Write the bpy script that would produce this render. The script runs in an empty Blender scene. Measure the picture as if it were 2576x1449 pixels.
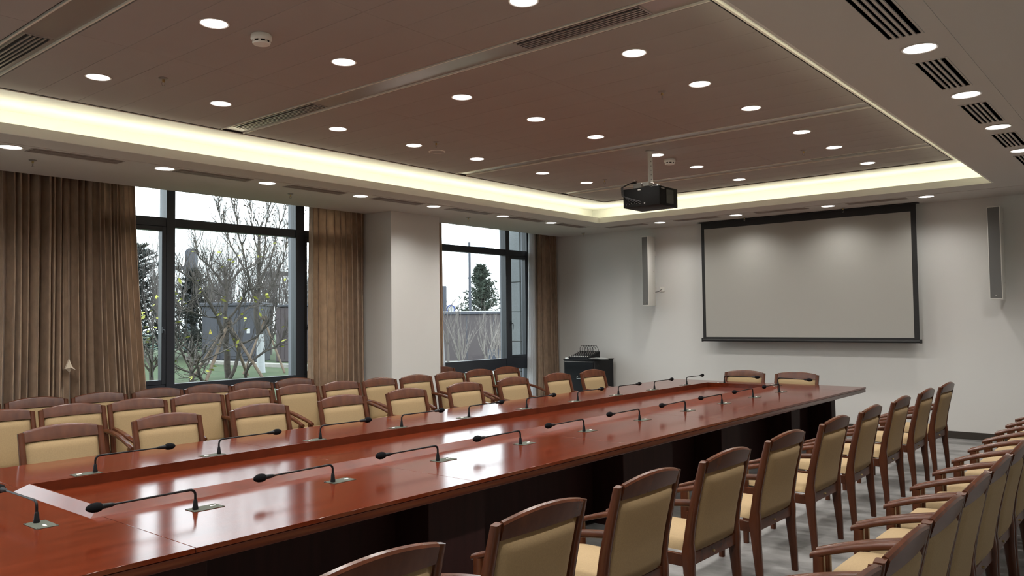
import bpy, bmesh, math, random
from mathutils import Vector, Matrix, noise
S = bpy.context.scene
COL = S.collection

# ------------------------------------------------------------------ camera, world, exposure
CAMH = 1.74
YAW, PIT, ROL, FPX = 0.6950989816, 0.0389092762, -0.0120122746, 2018.1437
cam = bpy.data.cameras.new('camera'); co = bpy.data.objects.new('camera', cam); COL.objects.link(co)
F = Vector((-math.sin(YAW)*math.cos(PIT), math.cos(YAW)*math.cos(PIT), math.sin(PIT)))
R0 = Vector((math.cos(YAW), math.sin(YAW), 0)); U0 = R0.cross(F)
c_, s_ = math.cos(ROL), math.sin(ROL)
RR = c_*R0 + s_*U0; UU = -s_*R0 + c_*U0
M = Matrix((RR, UU, -F)).transposed().to_4x4(); M.translation = Vector((0, 0, CAMH))
co.matrix_world = M
cam.sensor_width = 36.0; cam.lens = FPX/2576*36.0; cam.clip_start = 0.05; cam.clip_end = 500
S.camera = co

w = bpy.data.worlds.new('overcast_sky'); S.world = w; w.use_nodes = True
bg = w.node_tree.nodes['Background']
bg.inputs[0].default_value = (0.90, 0.94, 1.0, 1); bg.inputs[1].default_value = 4.3
S.view_settings.view_transform = 'Standard'; S.view_settings.look = 'None'
S.view_settings.exposure = 0.14; S.view_settings.gamma = 1.0; S.view_settings.use_curve_mapping = False
LAMP = 7.0       # radiance of the round diffusers
BULB = 130.0     # power of the downward beam of each round lamp
STRIP = 15.5     # radiance of the hidden cove tubes
cy = S.cycles
cy.use_denoising = True
cy.max_bounces = 10; cy.diffuse_bounces = 5; cy.glossy_bounces = 4; cy.transparent_max_bounces = 24
cy.sample_clamp_indirect = 6.0; cy.caustics_reflective = False; cy.caustics_refractive = False
for (yc, wd) in ((.2, 3.5), (5.8, 3.6), (10.6, 2.9)):      # daylight portals in the real window openings
    L = bpy.data.lights.new('daylight_portal', 'AREA'); L.shape = 'RECTANGLE'; L.size = 2.5; L.size_y = wd
    L.cycles.is_portal = True
    lo = bpy.data.objects.new('daylight_portal', L); COL.objects.link(lo)
    lo.matrix_world = Matrix(((0, 0, -1, -9.75), (0, 1, 0, yc), (1, 0, 0, 2.1), (0, 0, 0, 1)))

# ------------------------------------------------------------------ materials
def mat(name, col, rough=0.6, metal=0.0, spec=0.5, var=0.0, vscale=8.0, bump=0.0, bscale=60.0, stretch=(1, 1, 1),
        coat=0.0, coat_r=0.1, col2=None, emit=None, detail=4.0, sheen=0.0):
    m = bpy.data.materials.new(name); m.use_nodes = True
    nt = m.node_tree; N = nt.nodes; L = nt.links; b = N['Principled BSDF']
    b.inputs['Base Color'].default_value = (*col, 1); b.inputs['Roughness'].default_value = rough
    b.inputs['Metallic'].default_value = metal; b.inputs['Specular IOR Level'].default_value = spec
    b.inputs['Coat Weight'].default_value = coat; b.inputs['Coat Roughness'].default_value = coat_r
    b.inputs['Sheen Weight'].default_value = sheen
    if emit:
        b.inputs['Emission Color'].default_value = (*emit[0], 1); b.inputs['Emission Strength'].default_value = emit[1]
    if var or bump:
        tc = N.new('ShaderNodeTexCoord'); mp = N.new('ShaderNodeMapping'); mp.inputs['Scale'].default_value = stretch
        L.new(tc.outputs['Object'], mp.inputs[0])
    if var:
        n = N.new('ShaderNodeTexNoise'); n.inputs['Scale'].default_value = vscale; n.inputs['Detail'].default_value = detail
        L.new(mp.outputs[0], n.inputs['Vector'])
        r = N.new('ShaderNodeValToRGB'); r.color_ramp.elements[0].position = 0.3; r.color_ramp.elements[1].position = 0.7
        a = col2 if col2 else tuple(c*(1-var) for c in col)
        r.color_ramp.elements[0].color = (*a, 1); r.color_ramp.elements[1].color = (*tuple(min(1, c*(1+(0 if col2 else var))) for c in col), 1)
        L.new(n.outputs['Fac'], r.inputs[0]); L.new(r.outputs[0], b.inputs['Base Color'])
    if bump:
        n2 = N.new('ShaderNodeTexNoise'); n2.inputs['Scale'].default_value = bscale; n2.inputs['Detail'].default_value = 3
        L.new(mp.outputs[0], n2.inputs['Vector'])
        bp = N.new('ShaderNodeBump'); bp.inputs['Strength'].default_value = bump; bp.inputs['Distance'].default_value = 0.002
        L.new(n2.outputs['Fac'], bp.inputs['Height']); L.new(bp.outputs[0], b.inputs['Normal'])
    return m

def mat_glass():
    m = bpy.data.materials.new('window_glass'); m.use_nodes = True
    nt = m.node_tree; N = nt.nodes; L = nt.links
    N.remove(N['Principled BSDF'])
    t = N.new('ShaderNodeBsdfTransparent'); t.inputs[0].default_value = (0.90, 0.94, 0.93, 1)
    g = N.new('ShaderNodeBsdfGlossy'); g.inputs['Roughness'].default_value = 0.0
    fr = N.new('ShaderNodeFresnel'); ge = N.new('ShaderNodeNewGeometry'); mr = N.new('ShaderNodeMapRange')
    mr.inputs['To Min'].default_value = 1.42; mr.inputs['To Max'].default_value = 1/1.42      # same reflectance on both faces of a thin pane
    L.new(ge.outputs['Backfacing'], mr.inputs['Value']); L.new(mr.outputs[0], fr.inputs[0])
    mx = N.new('ShaderNodeMixShader'); L.new(fr.outputs[0], mx.inputs[0]); L.new(t.outputs[0], mx.inputs[1]); L.new(g.outputs[0], mx.inputs[2])
    L.new(mx.outputs[0], N['Material Output'].inputs[0])
    return m

def mat_sheer():
    m = bpy.data.materials.new('sheer_voile'); m.use_nodes = True
    nt = m.node_tree; N = nt.nodes; L = nt.links
    N.remove(N['Principled BSDF'])
    t = N.new('ShaderNodeBsdfTransparent'); d = N.new('ShaderNodeBsdfDiffuse'); d.inputs[0].default_value = (0.82, 0.84, 0.86, 1)
    tl = N.new('ShaderNodeBsdfTranslucent'); tl.inputs[0].default_value = (0.80, 0.82, 0.85, 1)
    a = N.new('ShaderNodeMixShader'); a.inputs[0].default_value = 0.45; L.new(d.outputs[0], a.inputs[1]); L.new(tl.outputs[0], a.inputs[2])
    b = N.new('ShaderNodeMixShader'); b.inputs[0].default_value = 0.85; L.new(t.outputs[0], b.inputs[1]); L.new(a.outputs[0], b.inputs[2])
    L.new(b.outputs[0], N['Material Output'].inputs[0])
    return m

def mat_floor():
    m = mat('carpet_floor', (0.30, 0.285, 0.27), 0.5, bump=0.25, bscale=220, var=0.1)
    nt = m.node_tree; N = nt.nodes; L = nt.links; b = N['Principled BSDF']
    tc = N.new('ShaderNodeTexCoord'); mp = N.new('ShaderNodeMapping'); mp.inputs['Scale'].default_value = (1.6, 2.6, 1)
    n = N.new('ShaderNodeTexNoise'); n.inputs['Scale'].default_value = 1.5; n.inputs['Detail'].default_value = 7; n.inputs['Roughness'].default_value = 0.62
    r = N.new('ShaderNodeValToRGB'); r.color_ramp.elements[0].position = 0.36; r.color_ramp.elements[1].position = 0.58
    r.color_ramp.elements[0].color = (0.100, 0.097, 0.094, 1); r.color_ramp.elements[1].color = (0.215, 0.209, 0.203, 1)
    L.new(tc.outputs['Object'], mp.inputs[0]); L.new(mp.outputs[0], n.inputs['Vector']); L.new(n.outputs['Fac'], r.inputs[0]); L.new(r.outputs[0], b.inputs['Base Color'])
    return m

K = {}
K['wall'] = mat('wall_paint', (0.60, 0.59, 0.565), 0.85, bump=0.05, bscale=150)
K['soffit'] = mat('soffit_paint', (0.56, 0.535, 0.50), 0.9)
K['cove'] = mat('cove_paint', (0.80, 0.80, 0.74), 0.85)
K['tile'] = mat('ceiling_tile', (0.37, 0.335, 0.31), 0.8, var=0.03, vscale=1.2)
K['strip'] = mat('satin_strip', (0.40, 0.355, 0.33), 0.28, metal=0.55)
K['trimw'] = mat('white_trim', (0.80, 0.76, 0.68), 0.5)
K['slatd'] = mat('grille_slat', (0.32, 0.28, 0.25), 0.5)
K['black'] = mat('grille_void', (0.012, 0.009, 0.008), 0.9)
K['lampring'] = mat('lamp_ring', (0.85, 0.83, 0.80), 0.4)
K['lamp'] = mat('lamp_disc', (0.9, 0.9, 0.9), 0.5, emit=((1.0, 0.955, 0.90), LAMP))
K['tube'] = mat('cove_tube', (0.9, 0.9, 0.85), 0.5, emit=((1.0, 0.975, 0.76), STRIP))
K['floor'] = mat_floor()
K['base'] = mat('dark_baseboard', (0.030, 0.024, 0.018), 0.5)
K['table'] = mat('red_lacquer_wood', (0.090, 0.015, 0.005), 0.13, var=0.22, vscale=2.2, stretch=(9, 1.0, 9), spec=0.34, bump=0.05, bscale=30)
K['rim'] = mat('rim_wood', (0.085, 0.016, 0.006), 0.33, var=0.2, vscale=2.2, stretch=(3, 3, 3), spec=0.16)
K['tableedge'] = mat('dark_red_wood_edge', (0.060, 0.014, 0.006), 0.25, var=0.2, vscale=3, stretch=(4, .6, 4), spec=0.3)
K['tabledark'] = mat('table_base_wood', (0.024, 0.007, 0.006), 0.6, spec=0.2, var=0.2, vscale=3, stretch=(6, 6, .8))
K['cwood'] = mat('chair_wood', (0.072, 0.022, 0.0095), 0.27, var=0.25, vscale=5, stretch=(3, 3, 1), spec=0.32)
K['fabric'] = mat('beige_fabric', (0.27, 0.188, 0.094), 0.85, var=0.07, vscale=120, bump=0.25, bscale=420, sheen=0.0)
K['brass'] = mat('brass_stud', (0.55, 0.42, 0.2), 0.3, metal=1)
K['micb'] = mat('mic_black', (0.008, 0.008, 0.009), 0.4, spec=0.15)
K['foam'] = mat('mic_foam', (0.007, 0.007, 0.008), 0.95, spec=0.05, bump=0.6, bscale=600)
K['plate'] = mat('mic_plate', (0.060, 0.066, 0.052), 0.7, spec=0.12)
K['plw'] = mat('white_plastic', (0.75, 0.74, 0.70), 0.4)
K['frame'] = mat('window_frame', (0.022, 0.026, 0.034), 0.35)
K['frameo'] = mat('window_frame_daylit', (0.17, 0.18, 0.21), 0.45)  # paler than the frame: daylight on the outer side put into the colour
K['glass'] = mat_glass()
K['sheer'] = mat_sheer()
K['curtain'] = mat('curtain_fabric', (0.52, 0.38, 0.265), 0.8, var=0.14, vscale=14, stretch=(1, 1, .6), bump=0.3, bscale=240, sheen=0.3)
K['screenw'] = mat('screen_white', (0.345, 0.335, 0.305), 0.8)
K['screenb'] = mat('screen_black', (0.010, 0.009, 0.009), 0.7)
K['spw'] = mat('speaker_white', (0.72, 0.71, 0.66), 0.45)
K['spg'] = mat('speaker_grille', (0.13, 0.127, 0.12), 0.7, bump=0.6, bscale=500)
K['rack'] = mat('rack_black', (0.012, 0.012, 0.013), 0.6, spec=0.2)
K['rackg'] = mat('rack_glass', (0.006, 0.006, 0.008), 0.3, spec=0.25)
K['chrome'] = mat('chrome', (0.6, 0.6, 0.6), 0.2, metal=1)
K['paper'] = mat('paper', (0.78, 0.79, 0.78), 0.8)
K['cable'] = mat('cable_black', (0.012, 0.012, 0.012), 0.5)
K['silver'] = mat('silver_grey', (0.30, 0.28, 0.26), 0.4, metal=0.4)
K['projb'] = mat('projector_black', (0.008, 0.0075, 0.007), 0.6, spec=0.15)
K['stone'] = mat('grey_stone', (0.204, 0.216, 0.228), 0.8, var=0.12, vscale=40)
K['grass'] = mat('lawn_grass', (0.028, 0.060, 0.018), 0.95, col2=(0.055, 0.070, 0.030), var=0.3, vscale=1.8, bump=0.8, bscale=40)
K['paving'] = mat('pale_paving', (0.276, 0.264, 0.240), 0.9, var=0.1)
K['bark'] = mat('tree_bark', (0.062, 0.052, 0.045), 0.9, var=0.35, vscale=14)
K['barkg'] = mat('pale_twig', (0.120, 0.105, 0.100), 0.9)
K['shrub'] = mat('shrub_twig', (0.24, 0.215, 0.20), 0.9)
K['limewash'] = mat('limewash', (0.450, 0.462, 0.480), 0.9)
K['leafy'] = mat('yellow_leaf', (0.300, 0.300, 0.048), 0.7, var=0.3, vscale=3)
K['leafd'] = mat('dry_leaf', (0.060, 0.045, 0.036), 0.8)
K['pine'] = mat('pine_needles', (0.042, 0.057, 0.042), 0.9, var=0.4, vscale=2)
K['ever'] = mat('dark_evergreen', (0.030, 0.037, 0.034), 0.95, var=0.4, vscale=1.5)
K['cab'] = mat('cabinet_slate', (0.045, 0.047, 0.060), 0.6)
K['cabm'] = mat('cabinet_brown', (0.063, 0.048, 0.053), 0.7)
K['kiosk'] = mat('kiosk_brown', (0.063, 0.051, 0.055), 0.6)
K['slate'] = mat('slate_post', (0.051, 0.057, 0.078), 0.6)
K['blue'] = mat('blue_sign', (0.036, 0.066, 0.252), 0.5)
K['white'] = mat('white_paint', (0.480, 0.480, 0.480), 0.6)
K['yellow'] = mat('yellow_sign', (0.450, 0.372, 0.048), 0.6)
K['green'] = mat('green_fence', (0.120, 0.204, 0.192), 0.7)
K['stake'] = mat('stake_wood', (0.156, 0.114, 0.084), 0.9, var=0.2, vscale=10)

# ------------------------------------------------------------------ mesh helpers
class MB:
    """Collects shapes and links them as one mesh object."""
    def __init__(s): s.bm = bmesh.new()
    def box(s, x0, x1, y0, y1, z0, z1, bev=0.0, rot=None, seg=1):
        vs = [s.bm.verts.new((x, y, z)) for x in (x0, x1) for y in (y0, y1) for z in (z0, z1)]
        q = [(0, 1, 3, 2), (4, 6, 7, 5), (0, 4, 5, 1), (2, 3, 7, 6), (0, 2, 6, 4), (1, 5, 7, 3)]
        fs = [s.bm.faces.new([vs[i] for i in f]) for f in q]
        if bev:
            es = list({e for f in fs for e in f.edges})
            r = bmesh.ops.bevel(s.bm, geom=es, offset=bev, segments=seg, affect='EDGES', profile=0.5)
            vs = list({v for v in r['verts']} | {v for v in vs if v.is_valid})
        if rot: bmesh.ops.transform(s.bm, matrix=rot, verts=[v for v in vs if v.is_valid])
        return s
    def tube(s, pts, rad, n=8, cap=True, flat=1.0):
        pts = [Vector(p) for p in pts]
        if not hasattr(rad, '__len__'): rad = [rad]*len(pts)
        rings = []; up = None
        for i, p in enumerate(pts):
            d = (pts[min(i+1, len(pts)-1)]-pts[max(i-1, 0)])
            if d.length < 1e-9: d = Vector((0, 0, 1))
            d.normalize()
            if up is None:
                up = Vector((0, 0, 1)) if abs(d.z) < 0.9 else Vector((1, 0, 0))
            a = d.cross(up)
            if a.length < 1e-6: a = d.cross(Vector((0, 1, 0)))
            a.normalize(); b = a.cross(d).normalized(); up = b
            rings.append([s.bm.verts.new(p + (a*math.cos(2*math.pi*k/n) + b*math.sin(2*math.pi*k/n)*flat)*rad[i]) for k in range(n)])
        for A, B in zip(rings, rings[1:]):
            for k in range(n): s.bm.faces.new((A[k], A[(k+1) % n], B[(k+1) % n], B[k]))
        if cap: s.bm.faces.new(rings[0][::-1]); s.bm.faces.new(rings[-1])
        return s
    def loft(s, rings, cap=True):
        V = [[s.bm.verts.new(p) for p in r] for r in rings]; n = len(V[0])
        for A, B in zip(V, V[1:]):
            for k in range(n): s.bm.faces.new((A[k], A[(k+1) % n], B[(k+1) % n], B[k]))
        if cap: s.bm.faces.new(V[0][::-1]); s.bm.faces.new(V[-1])
        return s
    def lathe(s, prof, n=24, cx=0, cy=0, cz=0):
        return s.loft([[(cx+r*math.cos(2*math.pi*k/n), cy+r*math.sin(2*math.pi*k/n), cz+z) for k in range(n)] for r, z in prof])
    def pillow(s, nu, nv, fa, fb):
        """two grids fa(u,v) and fb(u,v), u,v in -1..1, that share their border"""
        A = {}; B = {}
        for i in range(nu+1):
            for j in range(nv+1):
                u = -1+2*i/nu; v = -1+2*j/nv
                A[i, j] = s.bm.verts.new(fa(u, v))
                edge = i in (0, nu) or j in (0, nv)
                B[i, j] = A[i, j] if edge else s.bm.verts.new(fb(u, v))
        for i in range(nu):
            for j in range(nv):
                s.bm.faces.new((A[i, j], A[i+1, j], A[i+1, j+1], A[i, j+1]))
                s.bm.faces.new((B[i, j], B[i, j+1], B[i+1, j+1], B[i+1, j]))
        return s
    def face(s, pts): s.bm.faces.new([s.bm.verts.new(p) for p in pts]); return s
    def data(s, name, m, smooth=True, angle=40):
        bmesh.ops.recalc_face_normals(s.bm, faces=s.bm.faces)
        me = bpy.data.meshes.new(name)
        if smooth:
            for f in s.bm.faces: f.smooth = True
            lim = math.radians(angle)
            for e in s.bm.edges:
                if len(e.link_faces) == 2 and e.calc_face_angle(0) > lim: e.smooth = False
        s.bm.to_mesh(me); s.bm.free(); me.materials.append(m)
        return me
    def build(s, name, m, parent=None, smooth=True, angle=40):
        o = bpy.data.objects.new(name, s.data(name, m, smooth, angle)); COL.objects.link(o)
        if parent is not None: o.parent = parent
        return o

def link(name, me, parent=None, loc=(0, 0, 0), rz=0):
    o = bpy.data.objects.new(name, me); COL.objects.link(o); o.location = loc; o.rotation_euler = (0, 0, rz)
    if parent is not None: o.parent = parent
    return o
def tag(o, label=None, cat=None, group=None, kind=None):
    if label: o['label'] = label
    if cat: o['category'] = cat
    if group: o['group'] = group
    if kind: o['kind'] = kind
    return o
def thing(name, loc=(0, 0, 0), rz=0, label=None, cat=None, group=None, kind=None):
    o = bpy.data.objects.new(name, None); COL.objects.link(o); o.location = loc; o.rotation_euler = (0, 0, rz)
    o.empty_display_size = 0.1
    return tag(o, label, cat, group, kind)
def kids(o): return KID.get(o.name, [])
KID = {}
def note(root):
    for o in bpy.data.objects:
        if o.parent is not None: KID.setdefault(o.parent.name, [])
    for o in bpy.data.objects:
        if o.parent is not None and o not in KID[o.parent.name]: KID[o.parent.name].append(o)
def tree_of(root):
    """a light description of a thing's parts, to copy from"""
    d = {}
    for o in COL.objects:
        if o.parent is not None: d.setdefault(o.parent.name, []).append(o)
    return lambda o: d.get(o.name, [])
def dup(root, sub, loc, rz=0, label=None, group=None, scale=None):
    r = root.copy(); COL.objects.link(r); r.location = loc; r.rotation_euler = (0, 0, rz)
    if scale: r.scale = scale
    tag(r, label, None, group)
    for ch in sub(root):
        c = ch.copy(); COL.objects.link(c); c.parent = r
        for g in sub(ch):
            e = g.copy(); COL.objects.link(e); e.parent = c
    return r
ORD = ['first', 'second', 'third', 'fourth', 'fifth', 'sixth', 'seventh', 'eighth', 'ninth', 'tenth', 'eleventh', 'twelfth', 'thirteenth']

# ------------------------------------------------------------------ room numbers (metres, camera stands at x=0, y=0)
ZS, ZC = 3.336, 3.618                 # soffit and raised ceiling heights
YF, YN, XR, XW = 12.645, -3.5, .85, -9.55
SX0, SX1, SY0, SY1 = -7.461, -1.731, -2.6, 11.252      # opening in the soffit
PX0, PX1, PY0, PY1 = -7.112, -2.079, -2.2, 10.881      # raised tiled field
WX = -9.28                            # inner edge of the curtain pocket

# ------------------------------------------------------------------ shell
def st(o): return tag(o, kind='structure')
st(MB().box(-9.75, XR+.15, YN-.15, YF+.15, -.12, 0).build('floor', K['floor'], smooth=False))
st(MB().box(-9.75, XR+.15, YF, YF+.15, 0, 3.9).build('wall_far', K['wall'], smooth=False))
st(MB().box(-9.75, XR+.15, YN-.15, YN, 0, 3.9).build('wall_near', K['wall'], smooth=False))
st(MB().box(XR, XR+.15, YN, YF, 0, 3.9).build('wall_right', K['wall'], smooth=False))
wl = st(thing('wall_left'))
for (a, b) in ((YN, -1.6), (2.02, 3.95), (7.62, 9.12), (11.97, YF)):
    MB().box(-9.72, -9.46, a, b, 0, 3.9).build('wall_pier', K['wall'], wl, smooth=False)
MB().box(-9.72, -9.46, 3.95, 7.62, 3.48, 3.9).build('lintel', K['wall'], wl, smooth=False)
MB().box(-9.72, -9.46, 9.12, 11.97, 3.48, 3.9).build('lintel', K['wall'], wl, smooth=False)
MB().box(-9.72, -9.46, -1.6, 2.02, 3.48, 3.9).build('lintel', K['wall'], wl, smooth=False)
MB().box(-9.46, -8.78, 7.80, 8.79, 0, 3.5, 0.004).build('column', K['wall'], wl, smooth=False)
for (a, b) in ((-1.6, 2.02), (3.95, 7.62), (9.12, 11.97)):
    MB().box(-9.72, -9.46, a, b, 0, .06).build('sill', K['frame'], wl, smooth=False)
st(MB().box(-9.46, XR, YF-.012, YF, 0, .10, .002).build('baseboard_far', K['base'], smooth=False))
st(MB().box(XR-.012, XR, YN, YF-.012, 0, .10, .002).build('baseboard_right', K['base'], smooth=False))

# ceiling: soffit ring, lip, cove, tiled field
ceil = st(thing('ceiling'))
def ring(x0, x1, y0, y1, X0, X1, Y0, Y1, z0, z1, name, m):
    b = MB()
    b.box(X0, x0, Y0, Y1, z0, z1); b.box(x1, X1, Y0, Y1, z0, z1); b.box(x0, x1, Y0, y0, z0, z1); b.box(x0, x1, y1, Y1, z0, z1)
    bmesh.ops.remove_doubles(b.bm, verts=b.bm.verts, dist=1e-5)
    return b.build(name, m, ceil, smooth=False)
ring(SX0-.02, SX1+.02, SY0-.02, SY1+.02, WX, XR, YN, YF, ZS, ZS+.03, 'soffit', K['soffit'])
ring(SX0, SX1, SY0, SY1, SX0-.02, SX1+.02, SY0-.02, SY1+.02, ZS+.0, ZS+.088, 'cove_lip', K['cove'])
CW = 0.40
ring(SX0-CW, SX1+CW, SY0-CW, SY1+CW, SX0-CW-.03, SX1+CW+.03, SY0-CW-.03, SY1+CW+.03, ZS+.03, ZC+.02, 'cove_wall', K['cove'])
ring(PX0-.004, PX1+.004, PY0-.004, PY1+.004, SX0-CW, SX1+CW, SY0-CW, SY1+CW, ZC+.004, ZC+.03, 'cove_top', K['cove'])
MB().box(-9.75, XR, YN, YF, ZC+.03, ZC+.06).build('ceiling_slab', K['black'], ceil, smooth=False)
MB().box(-9.75, WX, YN, YF, 3.50, 3.53).box(WX-.015, WX, YN, YF, ZS, 3.50).build('curtain_pocket', K['soffit'], ceil, smooth=False)
# fine white edge trim and a black strip painting the shadow gap around the tiled field
def frame4(x0, x1, y0, y1, wd, z0, z1, name, m):
    b = MB(); b.box(x0, x0+wd, y0, y1, z0, z1); b.box(x1-wd, x1, y0, y1, z0, z1); b.box(x0+wd, x1-wd, y0, y0+wd, z0, z1); b.box(x0+wd, x1-wd, y1-wd, y1, z0, z1)
    return b.build(name, m, ceil, smooth=False)
frame4(PX0-.004, PX1+.004, PY0-.004, PY1+.004, .010, ZC-.002, ZC+.010, 'trim_and_gap_shade', K['black'])  # solid black strip, shade of the gap as colour
frame4(PX0-.026, PX1+.026, PY0-.026, PY1+.026, .016, ZC-.008, ZC+.010, 'trim_and_gap_shade', K['trimw'])
STR = [(-4.9, -4.67), (-1.38, -1.15), (1.88, 2.13), (4.13, 4.38), (7.41, 7.62), (9.65, 9.88)]
xs = [PX0+.008, PX0+.008+(PX1-PX0-.016)/3, PX0+.008+2*(PX1-PX0-.016)/3, PX1-.008]
segs = [(PY0+.01, -1.38), (-1.15, 1.88), (2.13, 4.13), (4.38, 7.41), (7.62, 9.65), (9.88, PY1-.01)]
tiles = {}
for (a, b) in segs:
    n = max(1, round((b-a)/.335)); h = (b-a-.03)/n
    for k in range(n):
        for i in range(3):
            key = (round(h, 3))
            if key not in tiles:
                tiles[key] = MB().box(-(xs[1]-xs[0])/2+.0012, (xs[1]-xs[0])/2-.0012, -h/2+.0012, h/2-.0012, 0, .014, .0012).data('ceiling_panel', K['tile'], smooth=False)
            link('ceiling_panel', tiles[key], ceil, ((xs[i]+xs[i+1])/2, a+.015+h*(k+.5), ZC))
# service strips
for (a, b) in STR[1:]:
    MB().box(PX0+.012, PX1-.012, a+.012, b-.012, ZC+.010, ZC+.014).build('service_strip', K['strip'], ceil, smooth=False)
    for yy in (a, b-.012):
        MB().box(PX0+.01, PX1-.01, yy, yy+.012, ZC-.004, ZC+.014).build('strip_edge', K['trimw'], ceil, smooth=False)
# plaster trim boards that carry the slot grilles in the soffit
MB().box(-1.315, -.955, -3.2, YF-.5, ZS-.004, ZS).build('soffit_trim', K['soffit'], ceil, smooth=False)
MB().box(-8.13, -7.84, -3.2, 11.99, ZS-.004, ZS).build('soffit_trim', K['soffit'], ceil, smooth=False)
MB().box(-7.84, -1.315, 11.74, 12.02, ZS-.004, ZS).build('soffit_trim', K['soffit'], ceil, smooth=False)
# cove tubes behind the lip
ct = tag(thing('cove_light'), 'warm white light strip hidden in the ceiling cove around the tiled field', 'light')
for (p, q) in (((SX0-.10, SY0), (SX0-.10, SY1+.1)), ((SX1+.10, SY0), (SX1+.10, SY1+.1)), ((SX0-.1, SY1+.10), (SX1+.1, SY1+.10)), ((SX0, SY0-.10), (SX1, SY0-.10))):
    MB().tube([(*p, ZS+.052), (*q, ZS+.052)], .012, 6).build('tube', K['tube'], ct)

# ------------------------------------------------------------------ windows
def window(name, y0, y1, posts, sashes, rails, below):
    w_ = st(thing(name))
    for (a, b, dx) in posts: MB().box(-9.60, -9.48, a, b, .06, 3.48, .004).build('mullion', K['frame'], w_)
    for (a, b, dx) in posts:
        if dx: MB().box(-9.62-dx, -9.602, a+.01, b-.01, .06, 3.48, .003).build('outer_cap', K['frameo'], w_)
    for (za, zb) in rails:
        ps = [y0]+[v for p in posts for v in p[:2]]+[y1]
        for i in range(0, len(ps), 2):
            if ps[i+1]-ps[i] > .06: MB().box(-9.59, -9.49, ps[i], ps[i+1], za, zb, .004).build('transom', K['frame'], w_)
    return w_
def pane(w_, a, b, za, zb, sash=0, handle=None):
    if sash:
        g = MB()
        for (p, q, r, t) in ((a, a+sash, za, zb), (b-sash, b, za, zb), (a+sash, b-sash, za, za+sash), (a+sash, b-sash, zb-sash, zb)):
            g.box(-9.575, -9.485, p, q, r, t, .003)
        s_ = g.build('sash', K['frame'], w_)
        MB().box(-9.541, -9.535, a+sash, b-sash, za+sash, zb-sash).build('pane', K['glass'], s_, smooth=False)
        if handle:
            h = MB().box(-9.487, -9.472, handle-.012, handle+.012, 1.62, 1.70, .003)
            h.tube([(-9.476, handle, 1.66), (-9.44, handle, 1.66), (-9.436, handle, 1.64), (-9.440, handle, 1.55)], [.008, .008, .009, .006], 6)
            h.build('handle', K['frame'], s_)
    else:
        MB().box(-9.541, -9.535, a, b, za, zb).build('pane', K['glass'], w_, smooth=False)
RL = [(.06, .10), (.84, 1.0), (2.92, 3.03), (3.44, 3.48)]
w1 = window('window_1', 3.95, 7.62, [(3.95, 4.01, 0), (4.80, 4.91, .06), (6.66, 6.80, .06), (7.56, 7.62, 0)], None, RL, 0)
for (a, b, sash, hd) in ((4.01, 4.80, .055, 4.76), (4.91, 6.66, 0, 0), (6.80, 7.56, .05, 6.835)):
    pane(w1, a, b, 1.0, 2.92, sash, hd); pane(w1, a, b, 3.03, 3.44); pane(w1, a, b, .10, .84)
RL2 = [(.06, .10), (.82, 1.03), (2.91, 3.02), (3.44, 3.48)]
w2 = window('window_2', 9.12, 11.97, [(9.12, 9.18, 0), (11.20, 11.31, .02), (11.82, 11.97, .02)], None, RL2, 0)
for (a, b, sash, hd) in ((9.18, 11.20, 0, 0), (11.31, 11.82, .05, 11.335)):
    pane(w2, a, b, 1.03, 2.91, sash, hd); pane(w2, a, b, 3.02, 3.44); pane(w2, a, b, .10, .82)

w3 = window('window_3', -1.6, 2.02, [(-1.6, -1.54, 0), (-.30, -.19, .02), (1.96, 2.02, 0)], None, RL, 0)
for (a, b) in ((-1.54, -.30), (-.19, 1.96)):
    pane(w3, a, b, 1.0, 2.92); pane(w3, a, b, 3.03, 3.44); pane(w3, a, b, .10, .84)

# ------------------------------------------------------------------ curtains
def curtain(name, ya, yb, yab, ybb, m, label, x=-9.375, amp=.045, nf=9, seed=1, z0=.03, z1=3.47, group=None, cat='curtain', dens=None, kind=None):
    rnd = random.Random(seed); nn = nf*14
    ph = []; t = 0
    for i in range(nf): ph.append(rnd.choice((.5, .6, .8, 1.0, 1.7)))
    tot = sum(ph); cum = [0]
    for v in ph: cum.append(cum[-1]+v/tot)
    am = [rnd.uniform(.55, 1.25) for _ in range(nf+1)]
    def off(s):
        for i in range(nf):
            if s <= cum[i+1] or i == nf-1:
                u = (s-cum[i])/(cum[i+1]-cum[i]); break
        a = am[i]*(1-u)+am[i+1]*u
        sn = math.sin(2*math.pi*u)
        return a*math.copysign(abs(sn)**.75, sn), .35*math.sin(4*math.pi*u)
    b = MB(); nz = 12; V = []
    for j in range(nz+1):
        f = j/nz; z = z1+(z0-z1)*f
        row = []
        for k in range(nn+1):
            s = k/nn; ox, oy = off(min(1, s+0.012*math.sin(3*f+seed)*s*(1-s)*4))
            y = (ya+(yab-ya)*f**1.5)*(1-s)+(yb+(ybb-yb)*f**1.5)*s
            grow = .75+.55*f
            row.append(b.bm.verts.new((x+amp*grow*ox+.006*math.sin(7*s+5*f+seed), y+abs(yb-ya)/nf*.55*oy, z)))
        V.append(row)
    for j in range(nz):
        for k in range(nn): b.bm.faces.new((V[j][k], V[j][k+1], V[j+1][k+1], V[j+1][k]))
    if m is not K['sheer']:
        ext = bmesh.ops.solidify(b.bm, geom=b.bm.faces[:], thickness=.004)
    o = b.build(name, m, angle=180)
    tag(o, label, cat, group, kind)
    return o
curtain('curtain', 2.05, 3.60, 2.05, 3.575, K['curtain'], 'brown curtain panel at the left edge of the photo, left of the tied knot', nf=17, seed=3, amp=.085)
curtain('curtain', 3.57, 4.36, 3.60, 4.60, K['curtain'], 'brown curtain panel right of the knot, beside the large window', nf=13, seed=5, amp=.085)
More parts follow.
